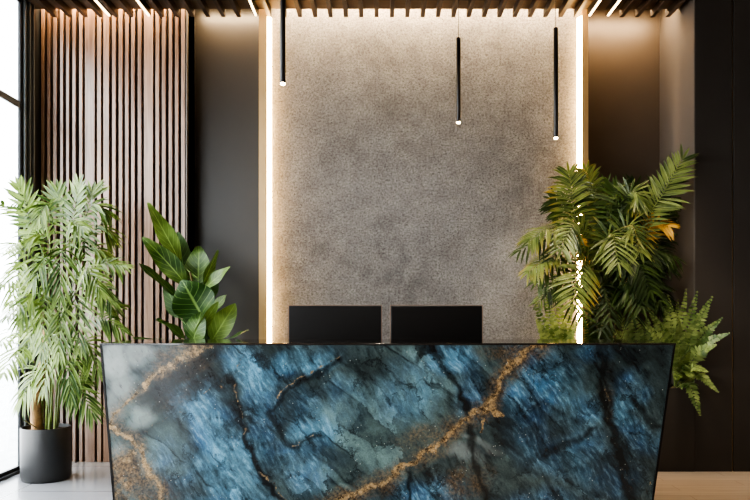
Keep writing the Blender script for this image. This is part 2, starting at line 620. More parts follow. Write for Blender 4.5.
# ------------------------------------------------------------------ vertical wall slats
sp = empty('slatted_wall_panel', (PX(113, D_SL), D_SL + 0.04, 0), 'walnut vertical slat wall panel between the window and the dark bronze wall', 'wall panel')
MB().box(XL, xa, D_SL + 0.05, D_SL + 0.08, 0, POCK - 0.005).build('backing_board', M['slat_back'], sp)
MB().box(xa - 0.012, xa, D_SL, D_SL + 0.255, 0, POCK - 0.005).build('end_board', M['pier_side'], sp)
slats = [(41, 44), (47, 50), (53, 56.5), (60, 63), (66, 69), (72.3, 75.5), (79, 82.3), (84.8, 94.6), (97, 101), (103.3, 109), (112, 115.6), (118.7, 122.3),
         (125, 128.5), (131.2, 134.6), (137.8, 141.4), (144, 153), (155.6, 159.2), (162, 165.6), (168.8, 172.2), (175, 178.4), (181.2, 185)]
for a, b in slats:
    MB().box(PX(a, D_SL), PX(b, D_SL), D_SL, D_SL + 0.05, 0.0, POCK - 0.005).build('slat', M['slat_wood'], sp, bevel=0.002)

# ------------------------------------------------------------------ ceiling slats
SB = PZ(17.3, 6.44)
y_end = 6.44
cs = empty('slatted_ceiling', (0, 3, CEIL), 'dark wooden slats running along the ceiling toward the back wall', 'ceiling slats')
pitch = 0.1352
LINES = (110.5, 150, 256.5, 588.5, 607)
x = PX(196, 6.44) - 12 * pitch - 0.045
while x < XR_PIER - 0.05:
    if x > XL + 0.02 and min(abs(x + 0.018 - PX(q_, y_end)) for q_ in LINES) > 0.038:
        MB().box(x, x + 0.036, 0.8, y_end, SB, CEIL).build('slat', M['ceil_wood'], cs, bevel=0.002)
    x += pitch
for k, px in enumerate(LINES):
    xx = PX(px, y_end)
    names = ['leftmost linear ceiling light, over the wide pale slat', 'linear ceiling light second from left, over the second wide slat',
             'linear ceiling light beside the brass edge left of the concrete', 'linear ceiling light beside the brass edge right of the concrete',
             'rightmost linear ceiling light, above the tall palm']
    e = empty('linear_ceiling_light', (xx, 3.5, CEIL), names[k], 'ceiling light', 'linear lights between the ceiling slats')
    MB().box(xx - 0.016, xx + 0.016, 1.0, y_end - 0.02, SB + 0.006, CEIL).build('housing', M['black_metal'], e)
    MB().box(xx - 0.008, xx + 0.008, 1.0, y_end - 0.03, SB - 0.002, SB + 0.006).build('diffuser', M['led_line'], e)
# vertical LED channels
for nm, x0, x1, s in (('left', xfl1, PX(270.8, D_SL), 1), ('right', PX(578.6, D_SL), xfr0, -1)):
    m = MB()
    if s > 0:
        tri = [(x0, D_SL + 0.002), (x1, DC - 0.002), (x0, DC - 0.002)]
    else:
        tri = [(x1, D_SL + 0.002), (x1, DC - 0.002), (x0, DC - 0.002)]
    z0, z1 = 0.01, CEIL - 0.03
    m.add([(a, b, z0) for a, b in tri] + [(a, b, z1) for a, b in tri], [(2, 1, 0), (3, 4, 5), (0, 1, 4, 3), (1, 2, 5, 4), (2, 0, 3, 5)])
    o = m.build('led_strip', M['led'])
    tag(o, 'glowing warm white vertical light strip at the %s edge of the concrete wall' % nm, 'light strip')

# ------------------------------------------------------------------ pendants
pend = [(282.8, 5.6, None, 83, 4.3, 'thickest slim black pendant lamp at left, cut by the top of the picture'),
        (458.5, 4.4, 38, 122, 5.9, 'slim black pendant lamp in the middle, hanging highest of the three'),
        (555.8, 4.6, 28, 137.5, 5.6, 'slim black pendant lamp at right in front of the glowing edge')]
for px, wpx, pt, pb, d, lab in pend:
    r = wpx / F * d / 2
    zb = PZ(pb, d)
    zt = PZ(pt, d) if pt is not None else zb + 0.86
    xx = PX(px, d)
    e = empty('pendant_lamp', (xx, d, zb), lab, 'pendant lamp', 'slim black pendant lamps')
    MB().lathe([(r * 0.9, 0), (r, 0.004), (r, zt - zb - 0.004), (r * 0.9, zt - zb)], (xx, d, zb), 24).build('lamp_shade', M['black_metal'], e, True)
    MB().lathe([(0.0022, 0), (0.0022, SB - zt + 0.05)], (xx, d, zt), 8).build('cable', M['black_metal'], e)
    MB().lathe([(r * 0.62, -0.012), (r * 0.85, -0.008), (r * 0.85, 0.0)], (xx, d, zb), 20).build('lamp_lens', M['lamp'], e, True)
    MB().lathe([(0.03, 0), (0.03, 0.02)], (xx, d, SB + 0.05), 20).build('ceiling_rose', M['black_metal'], e)

# ------------------------------------------------------------------ desk
D = 4.3
HT = PZ(343.2, D)
def edge_l(py): return 101.5 + (py - 343.5) * 13.0 / 156.5
def edge_r(py): return 674 - (py - 343.5) * 22.0 / 156.5
PYB = CY + CAMZ * F / D
TOP = 345.0
desk = empty('reception_desk', (0.04, D + 0.3, 0), 'wide reception desk with blue and gold veined polished stone front', 'desk')


def vnoise(X, Y, seed):
    r = np.random.default_rng(seed)
    g = r.random((128, 128))
    xi = np.floor(X).astype(int)
    yi = np.floor(Y).astype(int)
    fx = X - xi
    fy = Y - yi
    fx = fx * fx * (3 - 2 * fx)
    fy = fy * fy * (3 - 2 * fy)
    def G(a, b): return g[a % 128, b % 128]
    return (G(xi, yi) * (1 - fx) + G(xi + 1, yi) * fx) * (1 - fy) + (G(xi, yi + 1) * (1 - fx) + G(xi + 1, yi + 1) * fx) * fy


def fbm(X, Y, s, seed, octv=4):
    a, t, w_ = 0, 0, 1.0
    for k in range(octv):
        a = a + w_ * vnoise(X / s * 2 ** k + 17 * k, Y / s * 2 ** k + 31 * k, seed + k)
        t += w_
        w_ *= 0.55
    return a / t - 0.5


def sdist(X, Y, pts):
    """distance to polyline, plus parameter"""
    best = np.full(X.shape, 1e9)
    par = np.zeros(X.shape)
    n = len(pts) - 1
    for k in range(n):
        ax, ay = pts[k][:2]
        bx, by = pts[k + 1][:2]
        dx, dy = bx - ax, by - ay
        t = np.clip(((X - ax) * dx + (Y - ay) * dy) / (dx * dx + dy * dy + 1e-9), 0, 1)
        d_ = np.hypot(X - ax - t * dx, Y - ay - t * dy)
        m = d_ < best
        best = np.where(m, d_, best)
        par = np.where(m, (k + t) / n, par)
    return best, par


def build_stone():
    NU, NV = 520, 170
    us = np.linspace(0, 1, NU)
    vs = np.linspace(TOP, PYB, NV)
    L = np.array([edge_l(p) for p in vs])
    R = np.array([edge_r(p) for p in vs])
    X = L[:, None] + (R - L)[:, None] * us[None, :]
    Y = np.repeat(vs[:, None], NU, 1)
    wx = fbm(X, Y, 26, 100) * 22
    wy = fbm(X, Y, 26, 200) * 22
    wX, wY = X + wx, Y + wy
    sX, sY = X + wx * 0.35 + fbm(X, Y, 13, 310, 6) * 13, Y + wy * 0.35 + fbm(X, Y, 13, 410, 6) * 13
    gold = np.zeros(X.shape); blue = gold.copy(); dark = gold.copy(); pale = gold.copy()
    cyan = gold.copy(); green = gold.copy(); brown = gold.copy()

    def vein(arr, pts, width, soft, strength=1.0, warp=True):
        d_, _ = sdist(sX if warp else X, sY if warp else Y, pts)
        np.maximum(arr, strength * np.clip((width + soft - d_) / soft, 0, 1), out=arr)

    def blob(arr, cx, cy, rx, ry, ang=0.0, strength=1.0, p=1.2):
        a = math.radians(ang)
        dx, dy = wX - cx, wY - cy
        u = dx * math.cos(a) + dy * math.sin(a)
        v = -dx * math.sin(a) + dy * math.cos(a)
        q = np.sqrt((u / rx) ** 2 + (v / ry) ** 2)
        np.maximum(arr, strength * np.clip((1.25 - q) / 0.75, 0, 1) ** p, out=arr)

    # blue schiller (pixel-space of the photograph, then mapped onto the slab)
    for c in [(208, 428, 70, 30, 52, 1.0), (225, 468, 60, 30, 52, 0.95), (178, 462, 26, 40, 0, .6), (252, 378, 42, 24, 60, .85), (300, 362, 40, 16, -20, .9),
              (262, 400, 34, 18, 55, .85), (262, 440, 28, 16, 60, .75), (312, 425, 46, 22, 50, .7), (300, 465, 40, 24, 40, .6), (345, 400, 30, 26, 40, .45),
              (450, 362, 30, 20, 30, .7), (470, 395, 26, 18, 60, .65), (407, 395, 34, 40, 30, .5), (545, 372, 50, 24, 40, .9), (520, 410, 40, 20, 55, .75), (562, 405, 40, 28, 30, .8),
              (540, 450, 50, 22, 40, .55), (590, 460, 45, 30, 45, .65), (628, 392, 22, 22, 0, .75), (632, 425, 34, 20, 50, .8), (650, 440, 20, 16, 50, .5), (433, 495, 40, 18, 0, .75),
              (590, 355, 20, 12, 0, .8), (190, 395, 40, 16, -10, .45), (230, 352, 25, 10, 0, .6), (620, 480, 24, 30, 0, .5), (350, 520, 60, 25, 0, .6), (540, 515, 60, 25, 0, .6), (230, 515, 60, 25, 0, .8)]:
        blob(blue, c[0], c[1], c[2], c[3], c[4], c[5])
    for c in [(235, 460, 40, 18, 55, .95), (205, 425, 38, 16, 50, .45), (255, 372, 30, 14, 50, .7), (300, 360, 30, 12, -15, .75), (210, 475, 30, 16, 50, .8), (310, 430, 26, 14, 0, .5),
              (440, 490, 18, 8, 0, .4), (455, 362, 22, 14, 0, .35), (240, 485, 40, 18, 20, .9), (410, 400, 20, 20, 0, .35)]:
        blob(cyan, *c)
    for c in [(350, 420, 40, 40, 0, .7), (368, 445, 30, 36, 30, .8), (410, 405, 40, 46, 0, .75), (330, 480, 50, 22, 0, .45), (140, 410, 22, 18, 0, .7), (172, 445, 24, 36, 20, .6),
              (420, 440, 40, 22, 0, .5), (400, 365, 40, 18, 0, .4), (510, 470, 40, 24, 0, .2), (390, 460, 30, 20, 0, .5), (580, 400, 26, 22, 0, .35)]:
        blob(green, *c)
    for c in [(114, 362, 18, 24, 0, .8), (138, 352, 16, 12, 0, .6), (122, 385, 16, 18, 0, .6), (140, 415, 12, 16, 0, .4), (112, 405, 12, 20, 0, .5), (120, 452, 14, 10, 0, .5), (462, 452, 20, 9, 10, .4), (480, 442, 24, 4, 20, .3)]:
        blob(pale, *c)  # upper left blobs are part pale stone, part painted window reflection
    for c in [(185, 362, 34, 14, -35, .9), (125, 475, 30, 34, 0, .95), (112, 445, 18, 14, 0, .6), (430, 432, 40, 12, -25, .55), (468, 480, 16, 28, 60, .6), (500, 352, 30, 10, 0, .5), (605, 400, 8, 34, 0, .35), (140, 520, 40, 30, 0, .8), (170, 395, 34, 12, -25, .35), (340, 500, 50, 10, -25, .4)]:
        blob(brown, *c)
    for c in [(370, 365, 40, 14, 0, .7), (196, 384, 36, 14, -25, .85), (160, 396, 24, 14, -25, .8), (180, 420, 10, 16, 0, .5), (232, 400, 8, 30, -12, .6), (282, 405, 16, 16, 0, .6), (330, 350, 16, 10, 0, .5), (640, 358, 36, 14, 0, .85), (612, 372, 12, 40, 0, .75), (665, 380, 12, 40, 0, .5), (500, 430, 18, 30, 0, .6),
              (500, 480, 40, 30, 0, .5), (340, 460, 30, 12, 40, .5), (535, 405, 22, 8, 0, .6), (650, 470, 16, 40, 0, .5), (400, 490, 26, 8, 0, .4), (224, 445, 6, 22, -30, .4), (600, 440, 14, 10, 0, .4)]:
        blob(dark, c[0], c[1], c[2], c[3], c[4], c[5] * 0.75)
    # veins
    A1 = [(208, 344), (194, 350), (176, 360), (158, 373)]
    A2 = [(158, 373), (136, 396), (126, 406), (114, 417), (110, 425), (120, 434), (134, 440), (141, 450), (148, 465), (155, 478), (161, 492), (160, 512), (170, 540)]
    A3 = [(141, 449), (128, 456), (116, 470), (124, 488), (112, 500)]
    E = [(540, 344), (517, 360), (503, 377), (493, 400), (471, 415), (451, 434), (428, 451), (405, 466), (385, 482), (371, 487), (348, 497), (320, 510), (300, 530)]
    vein(gold, A1, 1.5, 9, .62); vein(dark, [(212, 352), (198, 362), (182, 372), (166, 386), (146, 400)], 4, 12, .8); vein(gold, A2, 0.5, 4, .8); vein(gold, A3, 0.5, 7, .55)
    vein(gold, E, 1.0, 5, .85); vein(brown, E, 3, 12, .7); vein(brown, A1, 6, 14, .85); vein(brown, A2, 3, 9, .6)
    vein(gold, [(472, 414), (490, 408), (500, 414)], 1.5, 4, .8)
    vein(gold, [(484, 408), (480, 432)], 0.2, 1.3, .8)
    thin = [([(246, 357), (228, 378), (190, 408), (157, 421), (141, 436)], .55), ([(230, 384), (240, 410), (244, 432)], .9), ([(262, 474), (279, 488), (286, 502)], .8),
            ([(344, 351), (322, 364), (289, 388), (277, 400)], .9), ([(294, 445), (312, 438)], .9), ([(434, 350), (448, 371), (457, 395)], .35), ([(601, 380), (606, 400), (608, 420)], .5),
            ([(622, 470), (634, 480)], .6), ([(650, 478), (652, 484)], .7), ([(395, 380), (370, 400)], .25), ([(480, 432), (470, 448), (452, 456)], .3)]
    for pts, s in thin:
        vein(gold, pts, 0.0, 1.6, s * .8)
    cracks = [([(228, 378), (236, 400), (242, 424), (247, 440), (262, 473), (284, 502), (300, 530)], 1.5, 3, .95), ([(340, 356), (322, 369), (290, 393), (271, 410), (276, 424), (294, 446), (318, 437)], 1.0, 4, .8),
              ([(432, 346), (448, 371), (459, 398), (469, 412)], 1.2, 3.5, .95), ([(472, 428), (472, 450), (480, 480), (484, 500), (490, 530)], 1, 4, .85), ([(410, 473), (409, 495), (414, 530)], 1, 3, .9),
              ([(601, 346), (602, 384), (608, 418), (617, 447), (627, 477), (634, 510)], 2.5, 7, .9), ([(543, 454), (579, 440), (596, 427)], .8, 4, .7), ([(632, 396), (658, 428)], .8, 4, .75),
              ([(424, 346), (415, 364)], 1, 3, .7), ([(540, 344), (520, 362), (507, 378), (498, 402)], 1.0, 3, .5), ([(245, 358), (228, 378)], .4, 2, .4), ([(530, 410), (545, 403), (560, 414)], 1, 5, .6),
              ([(190, 440), (230, 490)], .5, 4, .5), ([(200, 372), (170, 395), (155, 405)], 3, 9, .55), ([(305, 445), (345, 480)], .5, 4, .5), ([(500, 430), (530, 470), (560, 500)], 1, 5, .4), ([(640, 440), (600, 405)], .4, 3, .4)]
    for pts, wd, so, s in cracks:
        vein(dark, pts, wd, so, s)
    # keep veins above the rest
    dark *= (1 - 0.8 * np.clip(gold, 0, 1))
    blue *= (1 - 0.75 * pale) * (1 - .7 * brown)
    Wx = (X - CX) / F * D
    Wz = CAMZ - (Y - CY) / F * D
    verts = np.stack([Wx, np.full(X.shape, D), Wz], -1).reshape(-1, 3)
    off = np.array([0.04, D + 0.3, 0])
    verts = verts - off
    idx = np.arange(NU * NV).reshape(NV, NU)
    q = np.stack([idx[1:, :-1], idx[1:, 1:], idx[:-1, 1:], idx[:-1, :-1]], -1).reshape(-1, 4)
    faces = q.tolist()
    vl = verts.tolist()
    # back face corners to give the slab thickness
    n0 = len(vl)
    for a in (idx[0, 0], idx[0, -1], idx[-1, -1], idx[-1, 0]):
        p = vl[a]
        vl.append([p[0], p[1] + 0.03, p[2]])
    faces.append([n0 + 3, n0, n0 + 1, n0 + 2][::-1])
    faces += [[idx[0, 0], idx[0, -1], n0 + 1, n0], [idx[0, -1], idx[-1, -1], n0 + 2, n0 + 1],
              [idx[-1, -1], idx[-1, 0], n0 + 3, n0 + 2], [idx[-1, 0], idx[0, 0], n0, n0 + 3]]
    faces = [[int(i) for i in f] for f in faces]
    me = bpy.data.meshes.new('front_panel')
    me.from_pydata(vl, [], faces)
    a1 = me.attributes.new('mask', 'FLOAT_COLOR', 'POINT')
    a2 = me.attributes.new('tint', 'FLOAT_COLOR', 'POINT')
    c1 = np.zeros((n0 + 4, 4), np.float32)
    c2 = np.ones((n0 + 4, 4), np.float32)
    c1[:n0] = np.stack([gold, blue, dark, pale], -1).reshape(-1, 4)
    c2[:n0, :3] = np.stack([cyan, green, brown], -1).reshape(-1, 3)
    a1.data.foreach_set('color', c1.ravel())
    a2.data.foreach_set('color', c2.ravel())
    me.materials.append(M['stone'])
    me.update()
    o = bpy.data.objects.new('front_panel', me)
    COL.objects.link(o)
    o.parent = desk
    tag(o, 'polished blue stone slab with gold veins')
    return o


build_stone()
xl_t, xr_t = PX(edge_l(TOP), D), PX(edge_r(TOP), D)
xl_b, xr_b = PX(edge_l(PYB), D), PX(edge_r(PYB), D)
zt = PZ(TOP, D)
DB = 5.03
for nm, xt, xb_, s in (('l', xl_t, xl_b, 1), ('r', xr_t, xr_b, -1)):
    th = 0.028 * s
    m = MB()
    m.prism([(xt, D + 0.03, zt), (xb_, D + 0.03, 0), (xb_ + th, D + 0.03, 0), (xt + th, D + 0.03, zt)],
            [(xt, DB, zt), (xb_, DB, 0), (xb_ + th, DB, 0), (xt + th, DB, zt)])
    m.build('side_panel', M['stone_side'], desk)
    e = 0.009 * s
    m = MB()
    m.prism([(xt - e, D - 0.004, zt), (xb_ - e, D - 0.004, 0), (xb_ + e * .3, D - 0.004, 0), (xt + e * .3, D - 0.004, zt)],
            [(xt - e, D + 0.03, zt), (xb_ - e, D + 0.03, 0), (xb_, D + 0.03, 0), (xt, D + 0.03, zt)])
    m.build('edge_trim', M['trim_black'], desk)
MB().box(xl_t - 0.012, xr_t + 0.012, D - 0.006, DB, zt, HT).build('countertop', M['counter'], desk, bevel=0.0015)
MB().box(xl_b + 0.05, xr_b - 0.05, DB - 0.25, 5.62, 0.715, 0.74).build('worktop', M['counter'], desk)
MB().box(xl_b + 0.05, xr_b - 0.05, DB - 0.27, DB - 0.25, 0.0, zt).build('inner_panel', M['trim_black'], desk)
for xx in (xl_b + 0.05, xr_b - 0.09):
    MB().box(xx, xx + 0.04, 5.52, 5.58, 0, 0.715).build('leg', M['trim_black'], desk)

# ------------------------------------------------------------------ monitors
for (a, b), lab in (((288, 382), 'black monitor seen from behind, left of the pair on the desk'), ((390, 483), 'black monitor seen from behind, right of the pair on the desk')):
    d = 5.14
    xa_, xb2 = PX(a, d), PX(b, d)
    z1 = PZ(305, d)
    z0 = z1 - 0.385
    cx = (xa_ + xb2) / 2
    e = empty('monitor', (cx, d + 0.1, 0.74), lab, 'monitor', 'monitors on the reception desk')
    MB().box(xa_ + 0.0065, xb2 - 0.0065, d, d + 0.022, z0 + 0.0065, z1 - 0.0065).build('back_cover', M['monitor'], e, bevel=0.003)
    m = MB()
    t_ = 0.0045
    m.box(xa_, xb2, d - 0.002, d + 0.026, z1 - t_, z1).box(xa_, xb2, d - 0.002, d + 0.026, z0, z0 + t_)
    m.box(xa_, xa_ + t_, d - 0.002, d + 0.026, z0 + t_, z1 - t_).box(xb2 - t_, xb2, d - 0.002, d + 0.026, z0 + t_, z1 - t_)
    m.build('bezel', M['rose'], e)
    MB().box(xa_ + t_, xb2 - t_, d + 0.0222, d + 0.0245, z0 + t_, z1 - t_).build('screen', M['counter'], e)
    MB().box(cx - 0.03, cx + 0.03, d + 0.026, d + 0.05, 0.75, z0 + 0.15).build('stand_neck', M['black_metal'], e, bevel=0.004)
    MB().box(cx - 0.12, cx + 0.12, d - 0.04, d + 0.18, 0.74, 0.752).build('stand_base', M['black_metal'], e, bevel=0.004)

# ------------------------------------------------------------------ plants
def bez(pts, n):
    """Catmull-Rom through the given points"""
    if len(pts) == 2:
        return [pts[0].lerp(pts[1], i / n) for i in range(n + 1)]
    ext = [pts[0] * 2 - pts[1]] + list(pts) + [pts[-1] * 2 - pts[-2]]
    seg = len(pts) - 1
    out = []
    for i in range(n + 1):
        s = i / n * seg
        k = min(int(s), seg - 1)
        t = s - k
        p0, p1, p2, p3 = ext[k:k + 4]
        out.append(0.5 * ((2 * p1) + (p2 - p0) * t + (2 * p0 - 5 * p1 + 4 * p2 - p3) * t * t + (3 * p1 - p0 - 3 * p2 + p3) * t ** 3))
    return out


LIM = {'ymax': 99, 'xmin': -99, 'xmax': 99}


def clampv(p):
    return Vector((min(max(p.x, LIM['xmin']), LIM['xmax']), min(p.y, LIM['ymax']), p.z))


def blade(mb, base, dirv, nrm, length, width, droop, segs=4, fold=0.25, shape=None, wave=0.0, thick=False):
    d = dirv.normalized()
    side = d.cross(nrm)
    if side.length < 1e-4:
        side = d.cross(Vector((1, 0.2, 0.1)))
    side.normalize()
    up = side.cross(d).normalized()
    vs, fs, uv = [], [], []
    p = base.copy()
    prev = None
    ph = random.random() * 6
    for i in range(segs + 1):
        t = i / segs
        q = base + d * (length * t) + Vector((0, 0, -1)) * (droop * length * t * t)
        w_ = width * 0.5 * (shape(t) if shape else max(0.04, math.sin(math.pi * min(1, t * 0.93 + 0.07)) ** 0.75))
        wv = up * (wave * math.sin(ph + t * 9) * width * 0.25)
        vs += [clampv(q - side * w_ + up * (fold * w_) + wv), clampv(q), clampv(q + side * w_ + up * (fold * w_) - wv)]
        uv += [(0, t), (0.5, t), (1, t)]
    for i in range(segs):
        a = i * 3
        fs += [(a, a + 1, a + 4, a + 3), (a + 1, a + 2, a + 5, a + 4)]
    mb.add(vs, fs, uv)


def frond(pts, nref, n, llen, lw, droop=0.35, t0=0.25, a0=72, a1=28, prof=None, r=0.004, lift=0.15, jitter=0.12, segs=4, terminal=True):
    mb = MB()
    N = 24
    c = bez(pts, N)
    mb.tube([clampv(q) for q in c], [r * (1 - 0.8 * i / N) for i in range(N + 1)], 5)
    if prof is None:
        prof = lambda t: 0.35 + 0.65 * math.sin(math.pi * (0.15 + 0.75 * t)) ** 0.8
    for k in range(n):
        t = k / (n - 1)
        s = (t0 + (1 - t0) * t) * N
        i = min(int(s), N - 1)
        p = c[i].lerp(c[i + 1], s - i)
        T = (c[min(i + 1, N)] - c[max(i - 1, 0)]).normalized()
        nn = (nref - T * nref.dot(T))
        if nn.length < 0.05:
            nn = Vector((0, -1, 0)) - T * Vector((0, -1, 0)).dot(T)
        nn.normalize()
        S = T.cross(nn).normalized()
        ang = math.radians(a0 + (a1 - a0) * t)
        for sg in (-1, 1):
            an = ang * (1 + random.uniform(-jitter, jitter))
            dv = S * (sg * math.sin(an)) + T * math.cos(an) + nn * (lift + random.uniform(-jitter, jitter))
            L = llen * prof(t) * random.uniform(0.85, 1.12)
            blade(mb, p, dv, nn, L, lw * random.uniform(0.85, 1.15) * (0.7 + 0.3 * prof(t)), droop * random.uniform(0.6, 1.4), segs)
    if terminal:
        T = (c[-1] - c[-2]).normalized()
        blade(mb, c[-1], T, nref, llen * prof(1) * 0.9, lw, droop * 0.5, segs)
    return mb


def pts_px(lst, d0):
    """list of (px,py,depth offset)"""
    return [P(a, b, d0 + c) for a, b, c in lst]


def V(*a): return Vector(a)


# ---- left bamboo palm
d0 = 5.82
pc = Vector((PX(46, d0), d0, 0))
bp = empty('potted_bamboo_palm', pc, 'tall feathery pale green palm in a charcoal pot beside the window', 'potted plant')
r_, h_ = 0.188, PZ(430, 5.64)
MB().lathe([(r_ * 0.93, 0), (r_ * 0.96, 0.008), (r_, 0.03), (r_ * 1.0, h_ - 0.006), (r_ * 0.985, h_), (r_ * 0.94, h_), (r_ * 0.93, h_ - 0.05)], pc, 56).build('pot', M['pot_black'], bp, True)
MB().lathe([(r_ * 0.93, h_ - 0.09), (r_ * 0.93, h_ - 0.03), (r_ * 0.5, h_ - 0.015)], pc, 32).build('soil', M['soil'], bp, True)
LIM.update(xmin=XL + 0.03, ymax=6.46, xmax=99)
trunk = bez(pts_px([(38, 436, -0.03), (36, 405, -.03), (42, 370, -.02), (46, 330, 0)], d0), 16)
MB().tube(trunk, [0.044 - 0.022 * i / 16 + (0.006 if i % 2 else 0) for i in range(17)], 12).build('trunk', M['trunk'], bp, True)
for tip in ((73, 225), (50, 235), (62, 270), (38, 285), (80, 300), (58, 330)):
    st = bez(pts_px([(46 + (tip[0] - 50) * 0.35, 434, random.uniform(-.06, .06)), ((46 + tip[0]) / 2, 360, random.uniform(-.1, .05)), (tip[0], tip[1], random.uniform(-.15, .1))], d0), 12)
    MB().tube(st, [0.011 - 0.006 * i / 12 for i in range(13)], 7).build('stem', M['stem'], bp, True)
bl = [
    [(73, 250, 0), (75, 212, -.03), (79, 186, -.05)], [(70, 250, 0), (60, 212, .02), (58, 192, 0)], [(45, 262, 0), (30, 215, .05), (20, 188, .08)], [(72, 252, 0), (88, 205, .06), (92, 192, .1)],
    [(45, 258, 0), (28, 215, -.1), (4, 206, -.15)], [(75, 240, 0), (92, 206, -.05), (106, 212, -.05)], [(76, 255, .1), (98, 226, .1), (110, 236, .15)],
    [(70, 300, -.1), (98, 266, -.15), (122, 266, -.2)], [(45, 275, -.1), (20, 244, -.15), (-2, 256, -.2)], [(60, 275, -.15), (44, 236, -.2), (24, 244, -.3)],
    [(70, 285, .1), (90, 248, .1), (106, 258, .1)], [(55, 305, 0), (28, 280, .1), (2, 284, .2)], [(60, 318, -.2), (30, 298, -.3), (8, 316, -.35)],
    [(60, 325, -.25), (36, 292, -.4), (22, 318, -.5)], [(62, 335, 0), (92, 304, 0), (116, 306, 0)], [(65, 345, -.1), (96, 318, -.15), (120, 328, -.2)],
    [(62, 355, 0), (86, 340, 0), (98, 368, 0)], [(60, 378, 0), (76, 384, -.05), (92, 412, -.1)], [(50, 362, -.1), (24, 346, -.15), (4, 372, -.2)], [(45, 350, .1), (22, 330, .15), (0, 344, .2)],
    [(62, 262, -.2), (62, 250, -.32), (60, 296, -.42)], [(70, 308, -.2), (74, 292, -.32), (80, 345, -.4)], [(50, 308, -.2), (44, 296, -.32), (42, 350, -.4)], [(74, 265, .1), (80, 235, .1), (92, 280, .1)],
    [(60, 345, -.1), (52, 335, -.22), (44, 385, -.28)], [(64, 350, -.1), (66, 340, -.22), (70, 392, -.28)], [(40, 300, 0), (24, 262, 0), (12, 300, 0)], [(78, 322, 0), (94, 285, -.1), (110, 300, -.2)],
    [(56, 240, -.1), (48, 205, -.18), (38, 220, -.28)], [(66, 300, -.2), (84, 268, -.3), (100, 290, -.38)], [(70, 268, -.1), (70, 222, -.2), (82, 228, -.3)], [(56, 380, 0), (70, 360, .1), (84, 382, .15)],
    [(52, 290, -.2), (46, 258, -.3), (34, 280, -.42)], [(60, 320, -.25), (62, 306, -.38), (58, 352, -.48)], [(55, 330, 0), (40, 318, -.1), (24, 352, -.2)], [(48, 372, 0), (36, 372, -.05), (22, 400, -.08)],
]
for q in bl:
    q = [(a, b, c - max(0, (22 - a)) * 0.022 - 0.05) for a, b, c in q]
    up = q[0][1] - q[-1][1] > 40
    m = frond(pts_px(q, d0), V(random.uniform(-.25, .25), -0.75, 0.65).normalized(), 13, 0.19 if not up else 0.20, 0.022 if not up else 0.027, 0.42 if not up else 0.1, 0.22, 66, 24, lift=0.1, jitter=0.2)
    m.build('frond', M['leaf_bamboo'], bp, 'all')

mlow = MB()
blade(mlow, P(40, 431, d0 - .06), P(17, 414, d0 - .2) - P(40, 431, d0 - .06), V(0, -.3, .95), 0.2, 0.055, .1, 8, 0.2)
mlow.build('leaf', M['leaf_palm_dark'], bp, 'all')
# ---- fiddle leaf behind desk
d1 = 5.75
fc = Vector((PX(198, d1), d1 + .1, 0))
fp = empty('potted_broad_leaf_plant', fc, 'broad leaf green plant rising behind the left end of the desk', 'potted plant')
MB().lathe([(0.15, 0), (0.16, 0.02), (0.2, 0.5), (0.2, 0.52), (0.185, 0.52), (0.18, 0.47)], fc, 40).build('pot', M['pot_black'], fp, True)
MB().lathe([(0.18, 0.42), (0.18, 0.48), (0.1, 0.49)], fc, 32).build('soil', M['soil'], fp, True)
fs = lambda t: max(0.03, (math.sin(math.pi * (t ** 0.8) * 0.97 + 0.05)) ** 0.8)
LIM.update(xmin=XL + 0.03, ymax=6.44, xmax=99)
stm = bez([fc + V(0, 0, 0.45), fc + V(0.01, -.03, 0.85), P(198, 310, d1 + .05), P(190, 272, d1)], 16)
MB().tube(stm, [0.02 - 0.012 * i / 16 for i in range(17)], 8).build('stem', M['stem_dark'], fp, True)
FL = [  # base, tip, width px, depth base, depth tip, normal, droop, dark
    ((180, 262), (147, 201), 19, 0.05, .1, (0.5, -0.8, 0.3), .03, 0), ((187, 286), (139, 233), 21, 0, -.05, (-.1, -.75, .65), .10, 0), ((176, 296), (137, 262), 13, -.02, -.15, (-.2, -.5, .85), .05, 1),
    ((198, 284), (199, 246), 27, .1, .08, (0, -1, .1), 0, 0), ((203, 284), (218, 250), 12, .05, 0, (.85, -.5, .1), 0, 0), ((204, 289), (231, 266), 13, .05, -.03, (.3, -.7, .6), .05, 0),
    ((203, 318), (182, 280), 42, -.16, -.22, (-.05, -.96, .25), 0, 0), ((193, 341), (201, 312), 22, -.2, -.24, (0, -.95, .3), 0, 0), ((196, 336), (219, 300), 12, -.2, -.22, (.7, -.7, .1), .05, 0),
    ((211, 314), (228, 293), 12, .0, -.05, (.2, -.6, .75), .1, 0), ((212, 340), (236, 303), 23, -.02, -.1, (.25, -.9, .3), .02, 0), ((222, 341), (248, 330), 10, -.1, -.25, (.1, -.5, .85), -.1, 0),
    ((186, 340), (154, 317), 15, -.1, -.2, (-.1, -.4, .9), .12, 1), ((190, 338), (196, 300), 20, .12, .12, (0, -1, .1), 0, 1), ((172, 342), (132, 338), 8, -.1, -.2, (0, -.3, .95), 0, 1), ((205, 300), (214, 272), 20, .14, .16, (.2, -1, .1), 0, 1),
    ((180, 318), (165, 284), 18, .1, .14, (-.2, -1, .1), 0, 1), ((205, 345), (226, 318), 18, .1, .12, (.1, -1, .2), 0, 1), ((184, 275), (178, 232), 20, .16, .22, (.3, -1, .1), 0, 1)]
